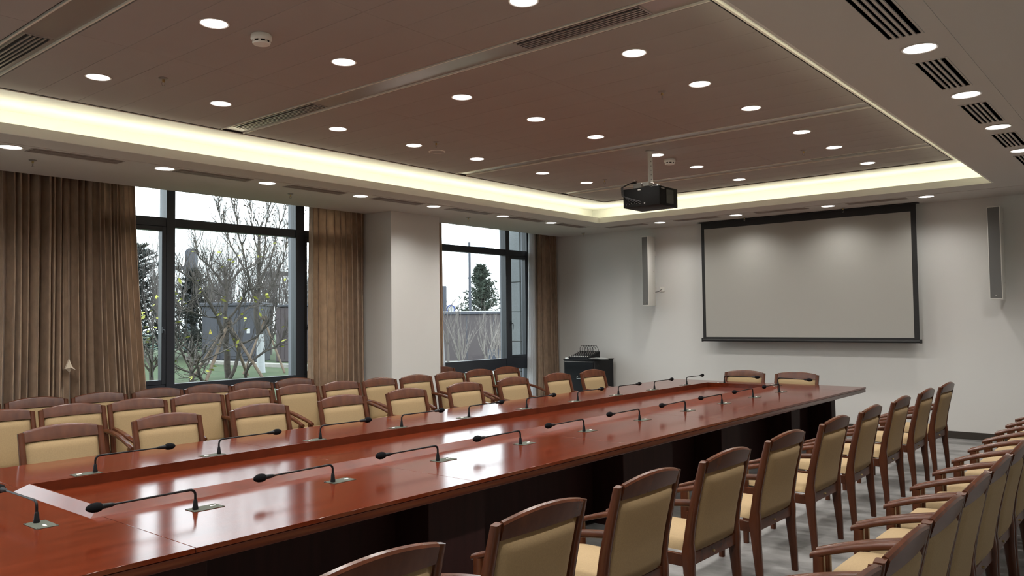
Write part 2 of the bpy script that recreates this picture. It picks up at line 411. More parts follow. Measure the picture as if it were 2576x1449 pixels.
curtain('curtain', 6.80, 7.78, 6.76, 7.78, K['curtain'], 'brown curtain hanging between the large window and the white column', nf=9, seed=8, amp=.085)
curtain('curtain', 8.82, 9.44, 8.82, 9.47, K['curtain'], 'thin edge of brown curtain seen just right of the white column', nf=5, seed=12, amp=.03)
curtain('curtain', 12.02, 12.60, 11.97, 12.62, K['curtain'], 'brown curtain in the far corner beside the black rack cabinet', nf=8, seed=15, amp=.065)
curtain('sheer_curtain', 11.78, 11.97, 11.67, 11.93, K['sheer'], 'white sheer curtain gathered beside the far corner brown curtain', x=-9.41, nf=4, seed=21, amp=.025)
curtain('sheer_curtain', 9.42, 9.46, 9.46, 9.62, K['sheer'], 'white sheer curtain slanting down just right of the white column', x=-9.44, nf=3, seed=22, amp=.018)
tb = MB()
kp = [(3.612, 1.365), (3.572, 1.262), (3.612, 1.222), (3.640, 1.262), (3.678, 1.248), (3.640, 1.285)]
va = [tb.bm.verts.new((-9.262, y, z)) for y, z in kp]; vb = [tb.bm.verts.new((-9.292, y, z)) for y, z in kp]
vc = tb.bm.verts.new((-9.235, 3.610, 1.275))
for k in range(6):
    tb.bm.faces.new((va[k], va[(k+1) % 6], vc)); tb.bm.faces.new((va[(k+1) % 6], va[k], vb[k], vb[(k+1) % 6]))
tb.bm.faces.new(vb)
tag(tb.build('curtain_tieback', mat('tieback_cloth', (0.50, 0.42, 0.33), .8)), 'pale cloth tieback knot in the slit between the brown curtains', 'tieback')

# ------------------------------------------------------------------ conference table
ZT, TE = 0.769, 0.070
TX0, TX1, TY0, TY1 = -6.211, -3.303, 0.95, 11.388
RX0, RX1, RY0, RY1 = -5.27, -4.225, 1.755, 10.62      # rim outer crease
table = thing('conference_table', label='long red lacquered conference table with a raised rim around its middle', cat='table')
seam = [1.81+1.78*k for k in range(6)]
g = .0015
def slab(x0, x1, y0, y1, name='tabletop_panel'):
    b = MB().box(x0+g, x1-g, y0+g, y1-g, ZT-.022, ZT, .0012); return b.build(name, K['table'], table)
slab(TX0, TX1, TY0, seam[0]); slab(TX0, TX1, seam[-1], TY1)
for a, b in zip(seam, seam[1:]):
    slab(TX0, RX0+.02, a, b); slab(RX1-.02, TX1, a, b)
for a, b in zip(seam, seam[1:]):
    MB().box(RX0+.068, RX1-.068, a+g, b-g, ZT-.042, ZT-.018, .001).build('well_panel', K['table'], table)
# rim: sloped outside, flat top edge, upright inside
RH = .042
def rimprof(sgn): return [(0, 0), (.062*sgn, RH), (.070*sgn, RH), (.070*sgn, -.02), (0, -.02)]
def rim(axis, c, sgn, a, b):
    m = MB(); P = rimprof(sgn); rings = []
    for e, t in ((0, a), (1, b)):
        r = []
        for (o, z) in P:
            tt = t+(abs(o) if e == 0 else -abs(o))
            r.append((c+o, tt, ZT+z) if axis == 'x' else (tt, c+o, ZT+z))
        rings.append(r)
    m.loft(rings); return m.build('rim', K['rim'] if axis == 'x' else K['table'], table, smooth=False)
rim('x', RX0, 1, RY0, RY1); rim('x', RX1, -1, RY0, RY1); rim('y', RY0, 1, RX0, RX1); rim('y', RY1, -1, RX0, RX1)
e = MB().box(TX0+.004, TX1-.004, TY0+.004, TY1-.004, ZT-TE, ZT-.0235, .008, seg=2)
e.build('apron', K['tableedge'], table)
# base: uprights and recessed dark panels
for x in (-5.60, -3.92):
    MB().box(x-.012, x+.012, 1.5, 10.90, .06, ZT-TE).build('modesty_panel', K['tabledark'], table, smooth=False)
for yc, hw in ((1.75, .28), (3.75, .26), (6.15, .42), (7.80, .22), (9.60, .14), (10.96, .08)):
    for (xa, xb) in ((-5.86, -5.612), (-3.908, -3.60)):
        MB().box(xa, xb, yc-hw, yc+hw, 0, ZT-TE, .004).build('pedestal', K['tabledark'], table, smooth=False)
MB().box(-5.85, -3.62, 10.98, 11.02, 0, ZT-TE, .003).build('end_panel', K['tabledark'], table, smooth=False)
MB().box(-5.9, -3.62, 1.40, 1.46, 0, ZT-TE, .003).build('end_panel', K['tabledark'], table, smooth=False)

# ------------------------------------------------------------------ microphones
def make_mic():
    t = thing('gooseneck_microphone', cat='microphone')
    b = MB(); b.box(-.03, .14, -.05, .05, 0, .003, .001)
    b.build('base_plate', K['plate'], t)
    MB().box(.085, .115, -.006, .006, .003, .007, .001).build('talk_button', K['plw'], t)
    h = MB()
    for (x, y) in ((-.022, -.042), (-.022, .042), (.132, -.042), (.132, .042)): h.lathe([(.0035, .003), (.0035, .0045)], 8, x, y)
    h.build('screw', K['black'], t); 
    MB().lathe([(.015, .003), (.015, .014), (.013, .020), (.0105, .048), (.007, .056)], 12).build('socket', K['micb'], t)
    pts = [(0, 0, .05), (0, 0, .075)]
    for k in range(1, 7):
        a = math.pi/2*k/6; pts.append((-.030+.030*math.cos(a)-0.0, 0, .078+.030*math.sin(a)))
    pts += [(-.10, 0, .108), (-.42, 0, .106)]
    MB().tube(pts, [.0068]*(len(pts)-2)+[.0056, .0046], 8).build('neck', K['micb'], t)
    MB().tube([(-.41, 0, .106), (-.425, 0, .106), (-.455, 0, .106), (-.475, 0, .106)], [.006, .011, .0125, .015], 10).build('capsule', K['micb'], t)
    MB().tube([(-.470, 0, .106), (-.476, 0, .106), (-.492, 0, .106), (-.516, 0, .106), (-.536, 0, .106), (-.545, 0, .106)], [.013, .0195, .0235, .0225, .014, .003], 14).build('foam_windscreen', K['foam'], t)
    return t
mic0 = make_mic(); msub = tree_of(mic0); first = [True]
def place_mic(x, y, rz, label, group):
    if first[0]:
        mic0.location = (x, y, ZT); mic0.rotation_euler = (0, 0, rz); tag(mic0, label, None, group); first[0] = False; return
    dup(mic0, msub, (x, y, ZT), rz, label, group)
H = math.pi/2
for i, y in enumerate([2.17, 3.05, 3.94, 4.84, 5.70, 6.62, 7.53, 8.39, 9.23, 10.05]):
    place_mic(-3.97, y, H+.02*math.sin(i*2.3), 'black gooseneck microphone, %s from the near end on the table side of the pulled-out chairs' % ORD[i], 'microphones along the table')
for i, y in enumerate([2.31, 3.19, 4.10, 5.00, 5.90, 6.82, 7.78, 8.67, 9.57, 10.49]):
    place_mic(-5.50, y, -H+.02*math.sin(i*1.7), 'black gooseneck microphone, %s from the near end on the window side of the table' % ORD[i], 'microphones along the table')
place_mic(-4.345, 1.55, 0.0, 'black gooseneck microphone on the near end of the table, cut by the left edge', 'microphones on the table ends')
place_mic(-5.17, 11.02, math.pi, 'black gooseneck microphone on the far table end, before the left of two chairs', 'microphones on the table ends')
place_mic(-4.37, 11.02, math.pi-.25, 'black gooseneck microphone on the far table end, before the right of two chairs', 'microphones on the table ends')

# ------------------------------------------------------------------ chairs
PZ = [(0, -.27), (.14, -.264), (.30, -.250), (.41, -.243), (.50, -.247), (.62, -.266), (.72, -.288), (.85, -.320), (.95, -.345), (1.0, -.357)]
def px(z):
    for (a, xa), (b, xb) in zip(PZ, PZ[1:]):
        if z <= b: return xa+(xb-xa)*(z-a)/(b-a)
    return PZ[-1][1]
def thick(z):
    T = [(0, .040), (.14, .046), (.35, .062), (.42, .078), (.50, .054), (.72, .046), (.95, .036), (1.1, .036)]
    for (a, xa), (b, xb) in zip(T, T[1:]):
        if z <= b: return xa+(xb-xa)*(z-a)/(b-a)
def rrect(cx, cy, hx, hy, r=.006):
    out = []
    for (sx, sy) in ((1, 1), (-1, 1), (-1, -1), (1, -1)):
        for (ax, ay) in (((0, 1), (1, 0)) if sx*sy < 0 else ((1, 0), (0, 1))):
            out.append((cx+sx*(hx-(r if ax == 0 else 0)), cy+sy*(hy-(r if ay == 0 else 0))))
    return out
def crest(y): return 1-(y/.30)**2
def make_chair():
    t = thing('armchair', cat='chair')
    for s in (-1, 1):
        rings = []
        for z in (0, .07, .14, .22, .30, .36, .41, .45, .50, .56, .62, .68, .74, .80, .86, .91, .948):
            wy = .020 if z > .1 else .017
            rings.append([(x, y, z+(.006 if (z > .94 and abs(y) < .28) else 0)) for x, y in rrect(px(z), s*.280, thick(z)/2, wy)])
        MB().loft(rings).build('leg', K['cwood'], t, angle=50)
        rings = []
        for z, hx, hy, x in ((0, .019, .018, .262), (.15, .021, .020, .262), (.36, .025, .022, .262), (.50, .025, .022, .262), (.592, .024, .022, .262)):
            rings.append([(a, b, z) for a, b in rrect(x, s*.262, hx, hy)])
        MB().loft(rings).build('leg', K['cwood'], t, angle=50)
        rings = []; n = 14
        for k in range(n+1):
            u = k/n; x = -.285+u*.585
            z = .732-.030*u-.100*u**1.9
            yy = s*(.262+.013*math.sin(math.pi*min(1, u*1.1)))
            h = .034-.006*u; hy = .021+.006*math.sin(math.pi*u)
            P = [(-hy, -h+.006), (-hy+.006, -h), (hy-.006, -h), (hy, -h+.006), (hy, -.010), (hy-.008, 0), (-hy+.008, 0), (-hy, -.010)]
            rings.append([(x, yy+a, z+b) for a, b in P])
        MB().loft(rings).build('armrest', K['cwood'], t, angle=50)
    f = MB()
    f.box(-.235, .262, -.285, -.262, .362, .430, .003); f.box(-.235, .262, .262, .285, .362, .430, .003)
    f.box(.250, .275, -.252, .252, .362, .428, .003); f.box(-.262, -.238, -.262, .262, .372, .440, .003)
    f.build('seat_frame', K['cwood'], t)
    MB().tube([(-.262, 0.02, .402), (-.270, .02, .402)], [.007, .006], 10).build('stud', K['brass'], t)
    # crest rail between the posts, arched and slightly bowed back
    rings = []; n = 12
    for k in range(n+1):
        y = -.2595+k*.519/n; c = crest(y); zt = .948+.040*c; zb = .882+.004*c
        bow = -.016*c
        def X(z): return px(z)+bow
        hx = .016
        rings.append([(X(zb)-hx, y, zb), (X(zb)+hx, y, zb), (X(zt)+hx-.002, y, zt-.012), (X(zt)+hx-.008, y, zt-.002), (X(zt), y, zt+.003), (X(zt)-hx+.004, y, zt-.002), (X(zt)-hx-.002, y, zt-.012)])
    MB().loft(rings).build('top_rail', K['cwood'], t, angle=35)
    # upholstered back
    def bk(side):
        def f_(u, v):
            y = .2585*u; z = .662+.221*v
            e = (max(0, 1-abs(u)**9))*(max(0, 1-abs(v)**12))
            return (px(z)-.016*crest(y)+side*(.012+.014*e)*(1 if (abs(u) < 1 and abs(v) < 1) else 0), y, z)
        return f_
    b = MB().pillow(14, 14, bk(1), bk(-1)); b.build('backrest', K['fabric'], t, angle=60)
    def top(u, v):
        x = .020+.262*u; y = .252*v
        if abs(u) == 1 or abs(v) == 1: return (x, y, .440)
        e = (1-abs(u)**8)*(1-abs(v)**8)
        return (x, y, .452+.040*e**.5+.012*(1-u*u)*(1-v*v))
    def bot(u, v): return (.020+.255*u, .245*v, .428)
    MB().pillow(14, 14, top, bot).build('seat', K['fabric'], t, angle=60)
    return t
ch0 = make_chair(); csub = tree_of(ch0); fc = [True]; crnd = random.Random(4)
def place_chair(x, y, rz, label, group, scale=None, jit=.012):
    rz += crnd.uniform(-jit, jit)*2
    if fc[0]:
        ch0.location = (x, y, 0); ch0.rotation_euler = (0, 0, rz); tag(ch0, label, None, group); fc[0] = False; return
    dup(ch0, csub, (x, y, 0), rz, label, group, scale)
for i, y in enumerate([1.76, 2.64, 3.50, 4.33, 5.23, 6.20, 7.09, 8.04, 9.00, 9.92]):
    lab = ['red wood armchair whose beige back is cut by the bottom edge, nearest at the table'][0] if i == 0 else 'red wood armchair pulled out from the table, back turned, %s from the bottom edge' % ORD[i]
    place_chair(-2.37 if i > 2 else -2.395, y, math.pi, lab, 'chairs pulled out along the right side of the table')
for i in range(13):
    y = 1.80+.62*i+.0
    place_chair(-1.115, y+.62, math.pi, 'red wood armchair in the tight row at the right edge, %s from the bottom' % ORD[i], 'tight row of chairs at the right edge', jit=.004)
for i, (x, y) in enumerate([(-6.52, 2.50), (-6.53, 3.33), (-6.54, 4.20), (-6.59, 5.19), (-6.62, 6.10), (-6.65, 7.07), (-6.72, 8.06), (-6.68, 8.97), (-6.67, 9.82)]):
    place_chair(x+.336, y, 0, 'beige armchair tucked against the window side of the table, %s from the left' % ORD[i], 'chairs tucked in along the window side of the table')
for i, (x, y) in enumerate([(-8.12, 2.58), (-8.10, 3.20), (-8.09, 3.81), (-8.12, 4.46), (-8.14, 5.10), (-8.17, 5.77), (-8.15, 6.405), (-8.17, 7.05), (-8.17, 7.70), (-8.22, 8.42), (-8.24, 9.08), (-8.26, 9.75)]):
    place_chair(x+.336, y, 0, 'beige armchair in the middle row before the windows, %s from the left' % ORD[i], 'middle row of chairs before the windows')
for i, y in enumerate([2.62, 3.26, 3.90, 4.54, 5.17, 5.79, 6.42]):
    place_chair(-9.17+.336, y, 0, 'beige armchair in the rearmost row against curtain and window, %s from the left' % ORD[i], 'rearmost row of chairs against the window wall')
place_chair(-9.19+.336, 9.23, 0, 'beige armchair almost hidden right of the white column, under the far window', 'rearmost row of chairs against the window wall')
place_chair(-5.18, 11.42, -H, 'beige armchair at the far end of the table, left of the pair', 'chairs at the far end of the table', scale=(1.0, 1.08, .925), jit=.002)
place_chair(-4.38, 11.42, -H, 'beige armchair at the far end of the table, right of the pair', 'chairs at the far end of the table', scale=(1.0, 1.08, .925), jit=.002)

# ------------------------------------------------------------------ ceiling lamps
def make_lamp(r):
    t = thing('downlight', cat='ceiling light')
    MB().lathe([(r+.006, 0), (r+.010, -.004), (r+.004, -.007), (r-.002, -.004), (r-.002, 0)], 28).build('trim_ring', K['lampring'], t)
    MB().lathe([(r-.003, 0), (r-.003, -.003)], 28).build('diffuser', K['lamp'], t, smooth=False)
    L = bpy.data.lights.new('lamp_beam', 'SPOT'); L.energy = BULB; L.color = (1.0, .97, .925); L.spot_size = math.radians(145); L.spot_blend = 1.0
    L.shadow_soft_size = .075
    lo = bpy.data.objects.new('lamp_beam', L); COL.objects.link(lo); lo.parent = t; lo.location = (0, 0, -.012)
    return t
lp = make_lamp(.082); lsub = tree_of(lp); fl = [True]
def place_lamp(x, y, z, label, group, sc=None, dim=None):
    if fl[0]:
        lp.location = (x, y, z); tag(lp, label, None, group); fl[0] = False; return
    o = dup(lp, lsub, (x, y, z), 0, label, group, sc)
    if dim:                                  # beams close to a wall turned down to soften their scallops on it
        if dim not in DIM:
            DIM[dim] = bpy.data.lights['lamp_beam'].copy(); DIM[dim].energy = BULB*dim
        for c in COL.objects:
            if c.parent == o and c.type == 'LIGHT': c.data = DIM[dim]
DIM = {}
YR = [.37, 1.38, 2.627, 3.640, 4.883, 5.893, 6.894, 8.149, 9.143, 10.392]
for c, (x, nm) in enumerate(((-6.259, 'window-side'), (-4.596, 'middle'), (-2.919, 'right-hand'))):
    for r, y in enumerate([-2.0+.1, -.63]+YR):
        v0 = 5 if c == 2 else 4            # first lamp of the line that the photograph shows
        if r < v0: lab = 'round downlight outside the view, %s ceiling line, %s from the near wall' % (nm, ORD[r])
        else: lab = 'round lit downlight, %s in view of the %s line of the tiled ceiling' % (ORD[r-v0], nm)
        place_lamp(x, y, ZC, lab, 'downlights in the raised tiled ceiling')
SC = (1.12, 1.12, 1)
ls = [-1.2, .1, 1.32, 2.60, 4.015, 5.22, 6.58, 7.882, 9.37, 10.60]
for i, y in enumerate(ls): place_lamp(-7.98, y, ZS-.004, ('round lit downlight in the soffit above the windows, %s from the left edge' % ORD[i-3] if i > 2 else 'round downlight outside the view, window-side soffit, %s from the near wall' % ORD[i]), 'downlights in the window-side soffit', SC, .8)
for i, y in enumerate([-1.4, -.08, 1.24, 2.56, 3.88, 5.213, 6.557, 7.877, 9.183, 10.50]): place_lamp(-1.15, y, ZS-.004, ('round lit downlight in the right-hand soffit, %s from the top edge' % ORD[i-5] if i > 4 else 'round downlight outside the view, right-hand soffit, %s from the near wall' % ORD[i]), 'downlights in the right-hand soffit', SC)
for i, x in enumerate([-6.667, -5.322, -3.902, -2.60]): place_lamp(x, 11.886, ZS-.004, 'round lit downlight in the soffit before the far wall, %s from the left' % ORD[i], 'downlights before the far wall', SC, .5)

# ------------------------------------------------------------------ air grilles
def grille(x0, x1, y0, y1, z, n, along, label, group, slat=None, wd=.42, name='air_grille'):
    """slotted air grille: a dark box behind evenly spaced slats"""
    cx, cy_ = (x0+x1)/2, (y0+y1)/2
    t = thing(name, (cx, cy_, z), 0, label, 'air vent', group)
    a, b = (x1-x0)/2, (y1-y0)/2; m = slat or K['slatd']; fr = .012
    MB().box(-a, a, -b, b, .0005, .0020).build('backing', K['black'], t, smooth=False)
    f = MB()
    f.box(-a-fr, a+fr, -b-fr, -b, -.004, .0015); f.box(-a-fr, a+fr, b, b+fr, -.004, .0015); f.box(-a-fr, -a, -b, b, -.004, .0015); f.box(a, a+fr, -b, b, -.004, .0015)
    f.build('frame', m, t, smooth=False)
    me = None
    for k in range(n):
        if along == 'y':
            p = 2*a/(n+1+.0); hw = p*wd/2; c = -a+p*(k+1)
            if me is None: me = MB().box(-hw, hw, -b, b, -.008, .0004).data('slat', m, smooth=False)
            link('slat', me, t, (c, 0, 0))
        else:
            p = 2*b/(n+1); hw = p*wd/2; c = -b+p*(k+1)
            if me is None: me = MB().box(-a, a, -hw, hw, -.008, .0004).data('slat', m, smooth=False)
            link('slat', me, t, (0, c, 0))
    return t
for i, (a, b) in enumerate(((4.12, 4.93), (5.51, 6.29), (6.87, 7.64), (8.19, 8.90), (9.48, 10.2))):
    grille(-1.25, -1.075, a, b, ZS-.0045, 4, 'y', 'black slotted air grille in the right-hand soffit, %s from the top edge' % ORD[i], 'slot grilles in the right-hand soffit', slat=K['soffit'])
for i, (a, b) in enumerate(((2.76, 3.56), (4.16, 4.98), (5.50, 6.30), (6.82, 7.62), (8.20, 9.05), (9.60, 10.36), (10.82, 11.55))):
    grille(-8.07, -7.90, a, b, ZS-.0045, 4, 'y', 'slotted air grille in the soffit above the windows, %s from the left edge' % ORD[i], 'slot grilles in the window-side soffit')
for i, (a, b) in enumerate(((-7.7, -6.95), (-6.36, -5.62), (-4.98, -4.22), (-3.62, -2.85))):
    grille(a, b, 11.80, 11.965, ZS-.0045, 4, 'x', 'slotted air grille in the soffit before the far wall, %s from the left' % ORD[i], 'slot grilles before the far wall')
for (a, b, y0, y1, lab) in ((-6.95, -5.72, 4.19, 4.33, 'slotted air grille at the window end of the second ceiling strip'), (-3.44, -2.47, 4.19, 4.33, 'slotted air grille at the right end of the second ceiling strip'),
                        (-6.95, -5.68, 1.93, 2.08, 'slotted air grille at the top left corner in the nearest ceiling strip'), (-3.38, -2.47, 9.69, 9.83, 'slotted air grille at the right end of the farthest ceiling strip')):
    grille(a, b, y0, y1, ZC+.0085, 4, 'x', lab, 'slot grilles in the ceiling strips', slat=K['strip'])

# ------------------------------------------------------------------ sprinklers, detectors, ceiling speaker
def make_sprinkler():
    t = thing('sprinkler_head', cat='sprinkler')
    MB().lathe([(.036, 0), (.036, -.004), (.024, -.010), (.016, -.011)], 18).build('escutcheon', K['silver'], t)
    MB().lathe([(.010, -.008), (.010, -.030), (.006, -.034)], 10).build('body', K['brass'], t)
    b = MB(); b.tube([(.008, 0, -.030), (.013, 0, -.045), (.003, 0, -.062)], .0022, 6); b.tube([(-.008, 0, -.030), (-.013, 0, -.045), (-.003, 0, -.062)], .0022, 6)
    b.build('yoke', K['silver'], t)
    MB().lathe([(.014, -.062), (.014, -.064)], 12).build('deflector', K['silver'], t)
    return t
sp = make_sprinkler(); ssub = tree_of(sp)
spots = [(-8.49, 2.96, ZS, 'above the leftmost curtain'), (-8.48, 5.88, ZS, 'above the large window'), (-8.50, 9.15, ZS, 'above the far window'), (-8.55, 12.35, ZS, 'in the far left corner of the soffit'),
         (-5.35, 12.27, ZS, 'before the left part of the projection screen'), (-3.82, 12.29, ZS, 'before the right part of the projection screen'),
         (-5.93, 2.97, ZC, 'between the first two window-side downlights'), (-5.98, 5.95, ZC, 'above the round ceiling speaker'), (-3.26, 5.89, ZC, 'left of the right-hand downlights, mid ceiling'),
         (-3.24, 9.09, ZC, 'near the farthest right ceiling grille'), (-5.96, 9.14, ZC, 'left of the projector in the tiled ceiling')]
for i, (x, y, z, lab) in enumerate(spots):
    lab = 'small chrome sprinkler head ' + lab
    if i == 0: sp.location = (x, y, z); tag(sp, lab, None, 'ceiling sprinklers')
    else: dup(sp, ssub, (x, y, z), .7*i, lab, 'ceiling sprinklers')
def make_det():
    t = thing('smoke_detector', cat='smoke detector')
    MB().lathe([(.052, 0), (.056, -.010), (.057, -.026), (.050, -.036)], 28).build('housing', K['plw'], t)
    MB().lathe([(.044, -.034), (.043, -.048)], 24).build('sensor_chamber', K['black'], t)
    b = MB()
    for k in range(8):
        a = math.pi/4*k; b.box(.040, .048, -.006, .006, -.049, -.034, rot=Matrix.Rotation(a, 4, 'Z'))
    b.build('rib', K['plw'], t, smooth=False)
    MB().lathe([(.048, -.047), (.044, -.055), (.030, -.060), (.010, -.062)], 24).build('cap', K['plw'], t)
    return t
dt = make_det(); dsub = tree_of(dt); dt.scale = (1.2, 1.2, 1.15)
dt.location = (-4.56, 2.94, ZC); tag(dt, 'white round smoke detector near the top left of the photo', None, 'smoke detectors')
dup(dt, dsub, (-4.61, 8.48, ZC), .3, 'white round smoke detector just right of the projector pole', 'smoke detectors')
cs = thing('ceiling_speaker', (-6.32, 6.30, ZC), 0, 'flat round speaker grille flush in the tiled ceiling below a sprinkler', 'speaker')
MB().lathe([(.095, 0), (.093, -.004), (.086, -.005), (.085, -.002)], 32).build('rim', K['trimw'], cs)
MB().lathe([(.084, 0), (.084, -.003)], 32).build('grille', K['tile'], cs, smooth=False)

# ------------------------------------------------------------------ projector
pj = thing('projector', (-4.50, 7.82, 0), 0, 'large black projector hanging from a white ceiling pole', 'projector')
MB().box(-.23, .23, -.20, .20, 2.955, 3.165, .008, seg=2).build('body', K['projb'], pj)
MB().box(.2302, .234, -.06, .10, 2.985, 3.14, .001).build('side_cover', mat('projector_side', (0.020, .017, .014), .5), pj, smooth=False)
MB().lathe([(.035, .0), (.055, .02), (.06, .045)], 20).build('lens', K['rackg'], pj).matrix_local = Matrix.Translation((.05, .20, 3.06)) @ Matrix.Rotation(-H, 4, 'X')
pn = MB()
for k in range(9): pn.tube([(-.19+.022*k, -.2005, 2.990+.012*(k % 2)), (-.19+.022*k, -.204, 2.990+.012*(k % 2))], .0032, 6)
for k in range(4): pn.tube([(-.11+.018*k, -.2005, 3.018), (-.11+.018*k, -.204, 3.018)], .0038, 8)
tag(pn.build('connector', K['silver'], pj), kind='stuff')
MB().box(.035, .050, -.2025, -.2, 2.985, 2.992).build('logo_plate', K['plw'], pj, smooth=False)
MB().box(-.04, -.005, -.2025, -.2, 3.135, 3.147).build('label_plate', K['plw'], pj, smooth=False)
MB().box(.23, .2335, -.17, -.10, 3.135, 3.146).build('label_plate', K['silver'], pj, smooth=False)
mt = thing('projector_mount', (-4.54, 7.90, 0), 0, 'white perforated ceiling pole and bracket carrying the projector', 'mount')
MB().lathe([(.052, ZC), (.052, ZC-.008), (.030, ZC-.012)], 24).build('ceiling_flange', K['silver'], mt)
MB().lathe([(.027, 3.235), (.027, ZC-.010)], 20).build('pole', K['plw'], mt)
hb = MB()
for k in range(6): hb.tube([(.020, -.0175, 3.29+.05*k), (.022, -.0195, 3.29+.05*k)], .004, 8)
tag(hb.build('pole_hole', K['black'], mt), kind='stuff')
MB().box(-.11, .06, -.14, -.02, 3.20, 3.245, .003).box(-.11, -.02, -.14, -.02, 3.168, 3.198, .003).box(-.02, .09, -.11, .06, 3.168, 3.19, .002).box(.02, .10, -.06, .04, 3.215, 3.228, .002).build('bracket', K['plw'], mt)
MB().box(-.125, -.02, -.165, -.142, 3.170, 3.235, .002).build('junction_box', K['silver'], mt)
cb = thing('projector_cable', (-4.50, 7.82, 0), 0, 'bundle of cables looping from the projector bracket to its rear sockets', 'cable')
for k in range(4):
    o = .008*k
    MB().tube([(-.13, -.07, 3.24+o), (-.19-o, -.12, 3.235), (-.235-o, -.19, 3.19), (-.20-o, -.235, 3.09), (-.15+.03*k, -.225, 3.03), (-.12+.04*k, -.206, 3.008)], .0035, 6).build('strand', K['cable'], cb)
MB().tube([(.02, -.02, 3.20), (.09, -.06, 3.21), (.15, -.11, 3.19), (.18, -.16, 3.168)], .003, 6).build('strand', K['cable'], cb)
MB().tube([(-.14, -.05, 3.25), (-.16, -.06, 3.275), (-.175, -.07, 3.29)], .003, 6).build('loose_end', K['plw'], cb)

# ------------------------------------------------------------------ far wall
scn = thing('projection_screen', (0, 12.45, 0), 0, 'large white projection screen with black border lowered on the far wall', 'projection screen')
MB().box(-6.145, -2.935, -.001, .001, 1.405, 3.215).build('screen_fabric', K['screenw'], scn, smooth=False)
b = MB(); b.box(-6.20, -6.145, -.0015, .0015, 1.36, 3.336); b.box(-2.935, -2.865, -.0015, .0015, 1.36, 3.336); b.box(-6.145, -2.935, -.0015, .0015, 3.215, 3.336); b.box(-6.145, -2.935, -.0015, .0015, 1.36, 1.405)
b.build('border', K['screenb'], scn, smooth=False)
MB().tube([(-6.215, 0, 1.352), (-2.85, 0, 1.352)], .021, 12).build('bottom_bar', K['screenb'], scn)
b = MB(); b.box(-6.225, -6.205, -.022, .022, 1.328, 1.385, .003); b.box(-2.86, -2.838, -.022, .022, 1.328, 1.385, .003); b.build('end_cap', K['screenb'], scn)
MB().box(-6.24, -2.83, -.05, .06, 3.322, 3.3355, .002).build('housing_slot', K['screenb'], scn, smooth=False)
def column_speaker(x0, x1, yf, yb, z0, z1, label, gx):
    t = thing('column_speaker', ((x0+x1)/2, (yf+yb)/2, z0), 0, label, 'speaker', 'white column speakers on the far wall')
    a, c, h = (x1-x0)/2, (yb-yf)/2, z1-z0
    MB().box(-a, a, -c, c, 0, h, .006, seg=2).build('cabinet', K['spw'], t)
    MB().box(-a+.008, a-.012, -c-.003, -c+.001, .018, h-.012, .001).build('grille', K['spg'], t, smooth=False)
    MB().tube([(gx, -c-.003, .052), (gx, -c-.006, .052)], .011, 12).build('badge', K['chrome'], t)
    b = MB(); b.box(-.03, .03, c, c+.08, .25, .33); b.box(-.03, .03, c, c+.08, h-.33, h-.25); b.build('wall_bracket', K['spw'], t, smooth=False)
    b = MB()
    for z in (h*.18, h*.5, h*.82): b.tube([(a, .05, z), (a+.002, .05, z)], .004, 6)
    b.build('screw', K['silver'], t)
column_speaker(-7.285, -7.157, 12.32, 12.565, 1.945, 3.170, 'white column speaker with grey grille, left of the projection screen', 0)
column_speaker(-1.965, -1.810, 12.32, 12.565, 1.925, 3.170, 'white column speaker with grey grille, right of the projection screen', 0)
so = thing('wall_socket', (-7.065, YF-.006, 2.24), 0, 'square white wall socket plate beside the left column speaker', 'socket')
MB().box(-.043, .043, -.005, .006, -.043, .043, .002).build('plate', K['spw'], so)
tag(MB().tube([(-7.150, 12.54, 2.19), (-7.11, 12.59, 2.20), (-7.08, 12.625, 2.235), (-7.068, 12.634, 2.24)], .005, 8).build('speaker_cable', K['cable']), 'short black cable from the left column speaker to the wall socket', 'cable')

# rack cabinet with mixer
rk = thing('rack_cabinet', (-8.395, 12.24, 0), 0, 'black equipment rack cabinet in the far corner beside the curtain', 'cabinet')
b = MB(); b.box(-.335, .335, -.31, .31, .06, .985, .006); b.build('body', K['rack'], rk)
MB().box(-.345, .345, -.32, .32, .985, 1.0, .003).build('top', K['rack'], rk)
d = MB().box(-.31, .31, -.322, -.312, .10, .95, .002).build('door', K['rackg'], rk)
MB().tube([(-.02, -.325, .70), (-.03, -.345, .69), (-.03, -.345, .66), (.09, -.345, .66), (.10, -.345, .69), (.09, -.325, .70)], .005, 8).build('handle', K['chrome'], d)
MB().box(-.31, .31, -.326, -.322, .955, .962).build('trim_line', K['silver'], rk, smooth=False)
for x in (-.28, .28):
    for y in (-.26, .26): MB().lathe([(.028, 0), (.028, .06)], 12, x, y).build('foot', K['rack'], rk)
mx = thing('audio_mixer', (-8.475, 12.20, 1.0), 0, 'black audio mixing desk on top of the rack cabinet', 'mixer')
b = MB(); b.loft([[(-.22, -.20, 0), (.22, -.20, 0), (.22, -.20, .035), (-.22, -.20, .035)], [(-.22, .05, 0), (.22, .05, 0), (.22, .05, .085), (-.22, .05, .085)], [(-.22, .20, 0), (.22, .20, 0), (.22, .20, .13), (-.22, .20, .13)]])
b.build('console', K['rack'], mx, smooth=False)
kn = MB(); sl = MB()
for i in range(10):
    for j in range(4): kn.tube([(-.19+.042*i, -.02+.05*j, .070+.019*j), (-.19+.042*i, -.024+.05*j, .085+.019*j)], .006, 6)
    sl.box(-.195+.042*i, -.185+.042*i, -.16, -.145, .046, .058)
tag(kn.build('knob', K['silver'], mx), kind='stuff'); tag(sl.build('fader', K['plw'], mx, smooth=False), kind='stuff')
